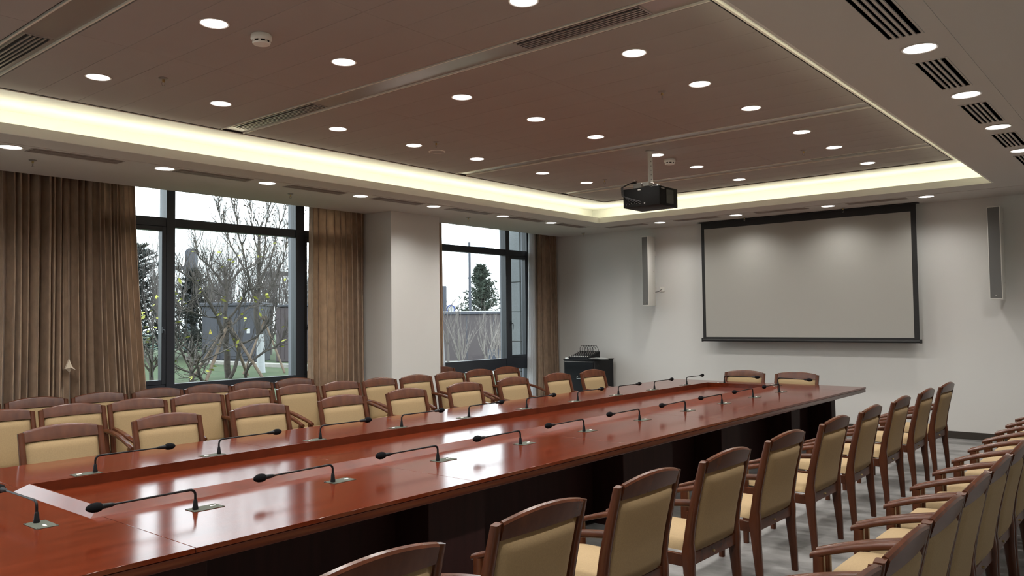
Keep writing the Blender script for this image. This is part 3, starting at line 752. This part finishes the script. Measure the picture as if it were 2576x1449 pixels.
for k in range(6):
    x = -.14+.055*k
    tag(MB().tube([(-8.455+x, 12.26, 1.108), (-8.455+x, 12.255, 1.19), (-8.445+x, 12.29, 1.235), (-8.425+x, 12.34, 1.235), (-8.415+x, 12.39, 1.17), (-8.415+x, 12.42, 1.02)], .0045, 6).build('audio_cable', K['cable']), 'black audio cable looping up from the mixing desk, %s from the left' % ORD[k], 'cable', 'audio cables on the mixer')
def sheets(x, y, z, n, label, seed, rz):
    t = thing('paper_stack', (x, y, z), rz, label, 'papers'); r = random.Random(seed)
    for k in range(n):
        b = MB(); V = []
        for i in range(5):
            for j in range(4):
                u, v = i/4, j/3; droop = -.03*max(0, u-.6)**1.5*2
                V.append(b.bm.verts.new((-.15+.30*u, -.105+.21*v, .004*k+droop+.004*math.sin(3*u+k))))
        for i in range(4):
            for j in range(3): b.bm.faces.new((V[i*4+j], V[(i+1)*4+j], V[(i+1)*4+j+1], V[i*4+j+1]))
        bmesh.ops.solidify(b.bm, geom=b.bm.faces[:], thickness=.002)
        o = b.build('sheet', K['paper'], t); o.rotation_euler = (0, 0, r.uniform(-.25, .25)); o.location = (0, 0, .003)
sheets(-8.085, 12.10, 1.004, 6, 'loose white papers on the right end of the rack cabinet', 3, .1)
tag(MB().box(-8.72, -8.66, 11.95, 11.99, 1.0, 1.025, .004).build('small_box', K['paper']), 'small white box on the left end of the rack cabinet', 'box')

# ------------------------------------------------------------------ outdoors
GZ = 0.36
st(MB().box(-90, -9.85, -40, 110, GZ-.3, GZ).build('ground_lawn', K['grass'], smooth=False))
pil = thing('stone_pilaster', (0, 0, 0), 0, 'grey stone clad pier outside, right of the far window', 'pier')
for k in range(7):
    MB().box(-10.20, -9.83, 12.02, 12.9, GZ+.005+.575*k-.2, GZ+.575*k+.367, .004).build('stone_slab', K['stone'], pil, smooth=False)
MB().box(-10.15, -9.84, 12.06, 12.85, 0, 4.2).build('core', K['base'], pil, smooth=False)
pil = thing('stone_pilaster', (0, 0, 0), 0, 'grey stone clad pier outside, between the two windows', 'pier')
for k in range(7):
    MB().box(-10.25, -9.83, 7.66, 9.08, GZ+.005+.575*k-.2, GZ+.575*k+.367, .004).build('stone_slab', K['stone'], pil, smooth=False)
MB().box(-10.2, -9.84, 7.7, 9.04, 0, 4.2).build('core', K['base'], pil, smooth=False)

def grow(rnd, b, p, d, L, r, depth, maxd, spread=.55, up=.12, n=5, tips=None, kinks=4, nchild=(2, 4), taper=.55):
    pts = [p.copy()]; rr = [r]; q = p.copy(); dd = d.copy()
    for k in range(kinks):
        dd = (dd+Vector((rnd.gauss(0, .16), rnd.gauss(0, .16), rnd.gauss(0, .10)+up*.5))).normalized()
        q = q+dd*L/kinks; pts.append(q.copy()); rr.append(r*(1-(1-taper)*(k+1)/kinks))
    b.tube(pts, rr, n if depth < 2 else 3, cap=False)
    if tips is not None and depth >= maxd-1: tips.append((q.copy(), dd.copy()))
    if depth >= maxd: return
    for k in range(rnd.randint(*nchild)):
        i = rnd.randint(1, kinks) if depth else rnd.randint(max(1, kinks-2), kinks)
        o = Vector((rnd.gauss(0, 1), rnd.gauss(0, 1), rnd.gauss(0, .4))).normalized()
        nd = (dd*(1-spread)+o*spread+Vector((0, 0, up))).normalized()
        grow(rnd, b, pts[i], nd, L*rnd.uniform(.55, .85), rr[i]*.62, depth+1, maxd, spread, up, n, tips, kinks, nchild, taper)
def leaf_cluster(b, tips, rnd, size, prob, per=(1, 3)):
    for (q, d) in tips:
        if rnd.random() > prob: continue
        for _ in range(rnd.randint(*per)):
            o = q+Vector((rnd.gauss(0, .06), rnd.gauss(0, .06), rnd.gauss(0, .06)))
            u = Vector((rnd.gauss(0, 1), rnd.gauss(0, 1), rnd.gauss(0, .5))).normalized(); v = u.orthogonal().normalized()
            s = size*rnd.uniform(.7, 1.2)
            b.face([o-u*s, o+v*s*.45, o+u*s, o-v*s*.45])
def bare_tree(name, x, y, trunk_h, r, label, seed, maxd=4, lim=None, leaves=None, cat='tree', group=None, L=1.0, lean=(0, 0), spread=.55, up=.12, nchild=(2, 4), limbs=5, m=None, wash=False):
    rnd = random.Random(seed); t = thing(name, (x, y, GZ), 0, label, cat, group)
    top = Vector((lean[0], lean[1], trunk_h)); m = m or K['bark']
    b = MB(); pts = [Vector((0, 0, -.05)), Vector((lean[0]*.3+.02, lean[1]*.3, trunk_h*.35)), Vector((lean[0]*.7-.01, lean[1]*.7, trunk_h*.7)), top]
    b.tube(pts, [r*1.15, r, r*.9, r*.75], 9).build('trunk', m, t)
    if wash: MB().tube([pts[0], pts[0].lerp(pts[1], .95)], [r*1.2, r*1.05], 10).build('limewash_band', K['limewash'], t)
    tips = []; c = MB()
    for k in range(limbs):
        a = 2*math.pi*k/limbs+rnd.uniform(-.4, .4); s = spread*1.25
        d = Vector((math.cos(a)*s, math.sin(a)*s, 1-s*.5)).normalized()
        st_ = pts[2].lerp(top, rnd.uniform(.2, 1)) if k % 2 else pts[1].lerp(pts[2], rnd.uniform(.4, 1))
        grow(rnd, c, st_, d, L*rnd.uniform(.8, 1.2), r*.5, 1, maxd, spread, up, 5, tips, 4, nchild)
    br = c.build('branches', m, t); tag(br, kind='stuff')
    if leaves:
        lb = MB(); leaf_cluster(lb, tips, rnd, leaves[0], leaves[1]); tag(lb.build('leaves', leaves[2], t), kind='stuff')
    return t
# the two trees in front of the large window: their limbs as world polylines, twigs grown on them
MAG = [([(-18.3, 10.87, 0.26), (-18.3, 10.8, 1.18), (-18.3, 10.78, 1.77), (-18.3, 10.8, 2.55), (-18.3, 10.77, 3.11)], 0.085, 0.03), ([(-18.2, 10.64, 1.44), (-18.1, 10.46, 1.86), (-18.0, 10.19, 2.21), (-17.9, 9.88, 2.58), (-17.8, 9.58, 2.79), (-17.7, 9.21, 2.98)], 0.05, 0.015), ([(-18.3, 10.8, 2.55), (-18.43, 11.04, 2.82), (-18.55, 11.37, 3.08), (-18.68, 11.83, 3.24), (-18.8, 12.23, 3.44)], 0.04, 0.012), ([(-18.3, 10.8, 2.55), (-18.45, 10.73, 2.82), (-18.6, 10.53, 3.14), (-18.75, 10.33, 3.37), (-18.9, 10.34, 3.61)], 0.035, 0.012), ([(-18.2, 10.76, 1.76), (-18.02, 10.87, 2.02), (-17.85, 11.02, 2.34), (-17.68, 10.98, 2.53), (-17.5, 11.05, 2.55)], 0.035, 0.012), ([(-18.3, 10.86, 1.67), (-18.44, 11.16, 1.76), (-18.58, 11.54, 2.1), (-18.72, 11.94, 2.17), (-18.86, 12.35, 2.6), (-19.0, 12.72, 3.04)], 0.035, 0.01), ([(-18.2, 10.83, 1.57), (-18.05, 10.99, 1.24), (-17.9, 11.34, 1.33), (-17.75, 11.47, 1.56), (-17.6, 11.52, 1.75)], 0.04, 0.012), ([(-18.1, 10.81, 0.34), (-18.0, 10.93, 0.85), (-17.9, 10.9, 1.18), (-17.8, 10.66, 1.51)], 0.05, 0.03), ([(-18.0, 11.11, 0.29), (-17.8, 11.13, 0.66), (-17.6, 11.37, 0.97), (-17.4, 11.69, 1.16), (-17.2, 11.78, 1.49)], 0.04, 0.012), ([(-17.9, 9.94, 0.37), (-17.67, 9.58, 0.98), (-17.43, 9.17, 1.3), (-17.2, 8.8, 1.49)], 0.04, 0.012), ([(-17.9, 9.91, 0.47), (-17.55, 9.3, 0.67), (-17.2, 8.81, 0.79)], 0.03, 0.01), ([(-18.2, 10.62, 1.51), (-18.1, 10.39, 1.19), (-18.0, 10.13, 0.76), (-17.9, 9.89, 0.44)], 0.03, 0.012), ([(-18.2, 10.51, 1.86), (-18.0, 10.06, 1.9), (-17.8, 9.62, 2.02), (-17.6, 9.26, 2.14)], 0.02, 0.008), ([(-18.2, 10.3, 2.22), (-18.3, 10.43, 2.61), (-18.4, 10.35, 2.93), (-18.5, 10.47, 3.27)], 0.022, 0.008)]
YNG = [([(-19.4, 12.53, 0.14), (-19.4, 12.47, 1.18), (-19.4, 12.36, 2.04), (-19.4, 12.43, 2.69), (-19.4, 12.44, 3.63), (-19.4, 12.45, 4.35)], 0.1, 0.03), ([(-19.4, 12.37, 2.19), (-19.27, 12.05, 2.89), (-19.15, 11.82, 3.58), (-19.02, 11.51, 4.38), (-18.9, 11.32, 5.04)], 0.035, 0.01), ([(-19.4, 12.41, 2.69), (-19.57, 12.89, 3.44), (-19.73, 13.26, 4.29), (-19.9, 13.64, 5.1)], 0.035, 0.01), ([(-19.4, 12.37, 2.26), (-19.2, 12.73, 2.69), (-19.0, 12.89, 3.41), (-18.8, 12.96, 3.98)], 0.03, 0.01), ([(-19.4, 12.39, 2.47), (-19.55, 12.14, 3.05), (-19.7, 11.92, 3.62), (-19.85, 11.62, 4.32), (-20.0, 11.55, 4.9)], 0.028, 0.008), ([(-19.4, 12.44, 3.05), (-19.3, 12.55, 3.77), (-19.2, 12.57, 4.63), (-19.1, 12.67, 5.28)], 0.025, 0.008), ([(-19.4, 12.44, 3.41), (-19.5, 12.35, 4.13), (-19.6, 12.29, 4.93), (-19.7, 12.31, 5.38)], 0.022, 0.008)]

def limb_tree(name, data, label, seed, cut, wash=None, leaves=None, tw=.55, ntw=3, m=None):
    base = Vector(data[0][0][0]); rnd = random.Random(seed); m = m or K['bark']
    t = thing(name, (base.x, base.y, GZ), 0, label, 'tree'); o = Vector((base.x, base.y, GZ))
    def smooth(P):
        P = [Vector(p)-o for p in P]; out = []
        for k in range(len(P)-1):
            a, b, c, d = P[max(0, k-1)], P[k], P[k+1], P[min(len(P)-1, k+2)]
            for q in range(4):
                u = q/4; out.append(.5*((2*b)+(c-a)*u+(2*a-5*b+4*c-d)*u*u+(3*b-a-3*c+d)*u**3)+Vector((rnd.gauss(0, .012), rnd.gauss(0, .012), 0)))
        out.append(P[-1]); return out
    P = smooth(data[0][0]); P[0].z = -.05; n = len(P)
    MB().tube(P, [data[0][1]+(data[0][2]-data[0][1])*k/(n-1) for k in range(n)], 9).build('trunk', m, t)
    if wash:
        q = [p for p in P if p.z < wash]; MB().tube(q, [data[0][1]*1.06]*len(q), 10).build('limewash_band', K['limewash'], t)
    b = MB(); tips = []
    for (L_, r0, r1) in data[1:]:
        Q = smooth(L_); n = len(Q)
        MB_r = [r0+(r1-r0)*k/(n-1) for k in range(n)]
        MB().tube(Q, MB_r, 7).build('limb', m, t)
        for k in range(3, n):
            for _ in range(ntw if k > n//2 else 1):
                d = (Q[k]-Q[k-1]).normalized(); u = Vector((rnd.gauss(0, 1), rnd.gauss(0, 1), rnd.gauss(.5, .6))).normalized()
                grow(rnd, b, Q[k], (d*.5+u*.6+Vector((0, 0, cut))).normalized(), tw*rnd.uniform(.6, 1.3), .011, 1, 3, .35, .16, 4, tips, 4, (1, 3))
    for k in range(len(P)//2, len(P)):
        for _ in range(ntw):
            u = Vector((rnd.gauss(0, 1), rnd.gauss(0, 1), rnd.gauss(.6, .5))).normalized()
            grow(rnd, b, P[k], (u+Vector((0, 0, cut))).normalized(), tw*rnd.uniform(.6, 1.3), .012, 1, 3, .35, .16, 4, tips, 4, (1, 3))
    tag(b.build('twigs', m, t), kind='stuff')
    if leaves:
        lb = MB(); leaf_cluster(lb, tips, rnd, leaves[0], leaves[1], (1, 2)); tag(lb.build('leaves', leaves[2], t), kind='stuff')
limb_tree('magnolia_tree', MAG, 'bare gnarled tree with stout crooked limbs in the middle of the large window', 11, .1, None, (.075, .016, K['leafy']), .50, 2)
limb_tree('young_tree', YNG, 'tall slim tree with a whitewashed foot, right part of large window', 23, .5, 1.25, (.045, .22, K['leafd']), .60, 3)
bare_tree('bare_bush', -15.6, 7.6, .6, .045, 'yellow leaved bush low at the left of the large window', 31, 4, L=.9, spread=.55, up=.12, limbs=6, nchild=(2, 3), leaves=(.065, .16, K['leafy']), cat='bush')
bare_tree('bare_bush', -17.2, 9.3, .5, .05, 'bare sprawling bush left of the gnarled tree outside', 37, 4, L=1.2, spread=.6, up=.02, limbs=6, nchild=(2, 3), leaves=(.07, .12, K['leafy']), cat='bush')
def support(name, x, y, h, rad, n, ph, label, lean=.75):
    t = thing(name, (x, y, GZ), 0, label, 'tree support')
    for k in range(n):
        a = ph+2*math.pi*k/n
        MB().tube([(math.cos(a)*lean, math.sin(a)*lean, 0), (-math.cos(a)*.06, -math.sin(a)*.06, h)], rad, 8).build('stake', K['stake'], t)
    MB().lathe([(.10, h-.10), (.11, h-.07), (.10, h-.04)], 12).build('tie', K['stake'], t)
support('tree_support', -18.3, 10.85, 1.45, .040, 4, .5, 'brown wooden stakes propping the gnarled tree in the large window', .95)
support('tree_support', -19.4, 12.6, 1.55, .028, 4, .2, 'thin grey stakes propping the whitewashed tree', .75)
# thicket behind, one mesh copied with turns
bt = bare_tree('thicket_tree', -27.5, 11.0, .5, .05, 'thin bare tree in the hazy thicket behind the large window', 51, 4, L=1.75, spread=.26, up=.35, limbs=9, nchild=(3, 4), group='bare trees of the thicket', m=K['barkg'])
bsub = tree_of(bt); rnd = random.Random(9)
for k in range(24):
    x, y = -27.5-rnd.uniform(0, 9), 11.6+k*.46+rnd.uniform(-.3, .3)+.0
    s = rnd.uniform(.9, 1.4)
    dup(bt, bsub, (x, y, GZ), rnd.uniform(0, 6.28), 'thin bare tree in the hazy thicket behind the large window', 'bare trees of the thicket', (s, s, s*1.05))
# conifers
def conifer(x, y, h, r, label, seed, m, dens=1.0, group=None, cat='tree', base=.1):
    t = thing('conifer', (x, y, GZ), 0, label, cat, group); rnd = random.Random(seed)
    MB().tube([(0, 0, 0), (0, 0, h*.5), (0, 0, h*.97)], [.09, .06, .012], 7).build('trunk', K['bark'], t)
    b = MB(); lv = int(h*4*dens)
    for i in range(lv):
        f = base+(1-base)*i/lv; z = h*f; rr = r*(1-f)**.75+.08
        for k in range(rnd.randint(6, 9)):
            a = rnd.uniform(0, 6.28); L = rr*rnd.uniform(.65, 1.1); tip = Vector((math.cos(a)*L, math.sin(a)*L, z+L*.42))
            s0 = Vector((0, 0, z)); nseg = 5
            for j in range(1, nseg+1):
                c = s0.lerp(tip, j/nseg)
                for q in range(8):
                    u = Vector((rnd.gauss(0, 1), rnd.gauss(0, 1), rnd.gauss(.6, .7))).normalized()*rnd.uniform(.14, .26)
                    v = u.cross(Vector((rnd.gauss(0, 1), rnd.gauss(0, 1), rnd.gauss(0, 1)))).normalized()*.026
                    b.face([c-v, c+v, c+u])
            b.tube([s0, tip], [.014, .005], 3, cap=False)
    tag(b.build('needles', m, t, smooth=False), kind='stuff'); return t
conifer(-26.4, 29.3, 4.05, 1.5, 'green pine tree behind the brown kiosk in the far window', 3, K['pine'], 2.0)
conifer(-24.6, 31.6, 4.0, 1.3, 'second green pine tree, right of the larger pine in the far window', 4, K['pine'], 2.0)
conifer(-30.2, 14.2, 4.4, 2.2, 'dark evergreen tree at the left edge of the large window', 5, K['ever'], 1.3, base=.02)
conifer(-31.2, 16.9, 3.6, 1.9, 'dark evergreen tree left of the slate cabinet outside', 6, K['ever'], 1.2, base=.02)
conifer(-32.5, 11.2, 4.9, 2.2, 'dark evergreen tree half hidden by the left curtain', 7, K['ever'], 1.2, base=.02)
# utility cabinet: louvred slate half and mesh brown half
ub = thing('utility_cabinet', (-25.95, 15.75, GZ), math.atan2(1.25, 1.49), 'slate grey utility cabinet with double doors behind the trees outside', 'cabinet')
MB().box(-1.0, .98, -.7, .7, 0, 1.96, .02).build('body', K['cab'], ub, smooth=False)
MB().box(-1.06, 1.04, -.78, .78, 1.96, 2.08, .02).build('roof', K['cab'], ub, smooth=False)
for a in (-.94, -.28, .36):
    d = MB().box(a, a+.58, -.73, -.70, .10, 1.86, .01).build('door', K['cab'], ub, smooth=False)
    MB().box(a+.07, a+.51, -.745, -.73, .2, 1.76, .008).build('door_panel', K['cab'], d, smooth=False)
wt = MB(); wt.face([(-.75, -.75, .98), (-.61, -.75, .98), (-.68, -.75, 1.16)]); wt.build('warning_sign', K['yellow'], ub, smooth=False)
MB().box(.58, .70, -.752, -.746, 1.0, 1.16).build('notice_plate', K['white'], ub, smooth=False)
ub2 = thing('utility_cabinet', (-22.75, 17.5, GZ), math.radians(15), 'brown mesh sided utility cabinet right of the slate one outside', 'cabinet')
MB().box(-1.75, 2.6, -.9, .9, 0, 1.90, .02).build('body', K['cabm'], ub2, smooth=False)
MB().box(-1.66, 2.66, -.96, .96, 1.90, 1.98, .015).build('roof', K['cab'], ub2, smooth=False)
ms = MB()
for k in range(24):
    ms.box(-1.55+.17*k, -1.53+.17*k, -.915, -.90, .1, 1.85)
ms.build('mesh_ribs', K['cabm'], ub2, smooth=False)['kind'] = 'stuff'
st(MB().box(-26, -17.5, 14.2, 14.6, GZ, GZ+.10).box(-19.2, -11, 15.2, 26, GZ, GZ+.02).build('ground_kerb', K['paving'], smooth=False))
# slate sign posts with rounded heads
def slate_post(x, y, h, wd, label):
    t = thing('slate_post', (x, y, GZ), math.radians(35), label, 'post')
    prof = [(-wd, 0), (wd, 0), (wd, h-wd)]+[(wd*math.cos(a), h-wd+wd*math.sin(a)) for a in [math.pi*k/8 for k in range(1, 8)]]+[(-wd, h-wd)]
    MB().loft([[(a, -.14, z) for a, z in prof], [(a, .14, z) for a, z in prof]]).build('slab', K['slate'], t, smooth=False)
    MB().box(-wd*.35, -wd*.05, -.15, -.14, h*.55, h*.70).build('slot', K['white'], t, smooth=False)
    MB().box(-wd-1.2, -wd, -.05, .05, h*.79, h*.83).build('arm', K['slate'], t, smooth=False)
slate_post(-37.8, 20.4, 5.1, .27, 'dark slate post with rounded head in the left of the large window')
slate_post(-29.8, 20.9, 4.3, .24, 'dark slate post near the right side of the large window')
fn = thing('green_fence', (-36.5, 19.5, GZ), math.radians(60), 'pale green slatted fence low at the left of the large window', 'fence')
for k in range(6): MB().box(-2.5, 2.5, -.02, .02, .15+.16*k, .22+.16*k).build('slat', K['green'], fn, smooth=False)
for x in (-2.5, -.8, .9, 2.5): MB().box(x-.04, x+.04, -.05, .05, 0, 1.15).build('post', K['white'], fn, smooth=False)
# far window scene
ki = thing('brown_kiosk', (-17.6, 21.4, GZ), math.atan2(1.2, 1.5), 'long low brown container kiosk with pale roof edge in the far window', 'kiosk')
MB().box(-2.6, 2.2, -1.0, 1.0, 0, 1.56, .01).build('body', K['kiosk'], ki, smooth=False)
MB().box(-2.66, 2.26, -1.06, 1.06, 1.56, 1.64, .01).build('roof_edge', K['slate'], ki, smooth=False)
MB().box(-2.66, 2.26, -1.06, 1.06, 1.64, 1.67).build('roof_pale_top', K['white'], ki, smooth=False)  # thin white layer on top of the roof
for x in (-1.7, -.8, .1, 1.0): MB().box(x, x+.02, -1.012, -1.0, .05, 1.5).build('seam', K['slate'], ki, smooth=False)
sg = MB().box(.62, .88, -1.02, -1.003, 1.0, 1.36).build('notice', K['white'], ki, smooth=False)
for (a, c) in ((.65, 1.20), (.77, 1.20), (.65, 1.04), (.77, 1.04)): MB().box(a, a+.085, -1.024, -1.02, c, c+.12).build('notice_square', K['silver'], sg, smooth=False)
b = MB(); b.face([(.70, -1.015, .66), (.84, -1.015, .66), (.77, -1.015, .82)]); b.build('warning_sign', K['silver'], ki, smooth=False)
for a in (-.3, .7): MB().box(a, a+.30, -1.07, -1.06, 1.57, 1.62).build('yellow_tag', K['yellow'], ki, smooth=False)
MB().box(-1.0, .9, -1.05, -1.01, 0, .38).build('dark_plinth', K['slate'], ki, smooth=False)
lp_ = thing('street_lamp', (-20.4, 22.0, GZ), 0, 'grey street lamp with flat head seen through the far window', 'street lamp')
MB().tube([(0, 0, 0), (0, 0, 4.28)], [.055, .045], 10).build('pole', K['slate'], lp_)
MB().loft([[(.02, .02, 4.06), (.06, -.04, 4.06), (.06, -.04, 4.12), (.02, .02, 4.12)], [(.42, .40, 4.02), (.56, .24, 4.02), (.54, .26, 4.09), (.43, .38, 4.09)], [(.60, .58, 3.98), (.72, .44, 3.98), (.70, .46, 4.0), (.61, .56, 4.0)]]).build('head', K['slate'], lp_, smooth=False)
bp_ = thing('information_post', (-21.1, 21.3, GZ), math.radians(40), 'slate post with blue parking sign at the left of the far window', 'sign post')
MB().box(-.12, .12, -.08, .08, 0, 2.65, .02).build('post', K['slate'], bp_, smooth=False)
s1 = MB().box(-.30, -.08, -.10, -.075, 2.20, 2.44, .01).build('blue_sign', K['blue'], bp_, smooth=False)
MB().box(-.24, -.14, -.104, -.10, 2.27, 2.37).build('pictogram', K['white'], s1, smooth=False)
pk = MB().tube([(.28, -.02, 1.78), (.28, -.04, 1.78)], .17, 20).build('parking_disc', K['blue'], bp_)
MB().tube([(.28, -.041, 1.78), (.28, -.044, 1.78)], .12, 20).box(.24, .26, -.048, -.044, 1.71, 1.85).build('disc_face', K['white'], pk, smooth=False)
for i, (x, y, s, L, lab) in enumerate(((-13.9, 14.6, 61, .85, 'leftmost'), (-13.6, 15.3, 62, .9, 'second from left'), (-14.0, 16.2, 63, .8, 'middle'), (-13.7, 17.0, 64, .85, 'second from right'), (-13.3, 17.3, 65, .9, 'rightmost'))):
    bare_tree('twig_shrub', x, y, .25, .022, 'bare pale twiggy shrub outside the far window, %s' % lab, s, 3, L=L, spread=.24, up=.30, limbs=9, nchild=(2, 3), cat='shrub', group='bare shrubs outside the far window', m=K['shrub'])
bare_tree('bare_tree', -15.6, 15.9, 1.1, .035, 'slender bare tree at the left of the far window', 71, 3, L=1.15, spread=.35, up=.3, limbs=5, nchild=(2, 3), m=K['barkg'], cat='tree')
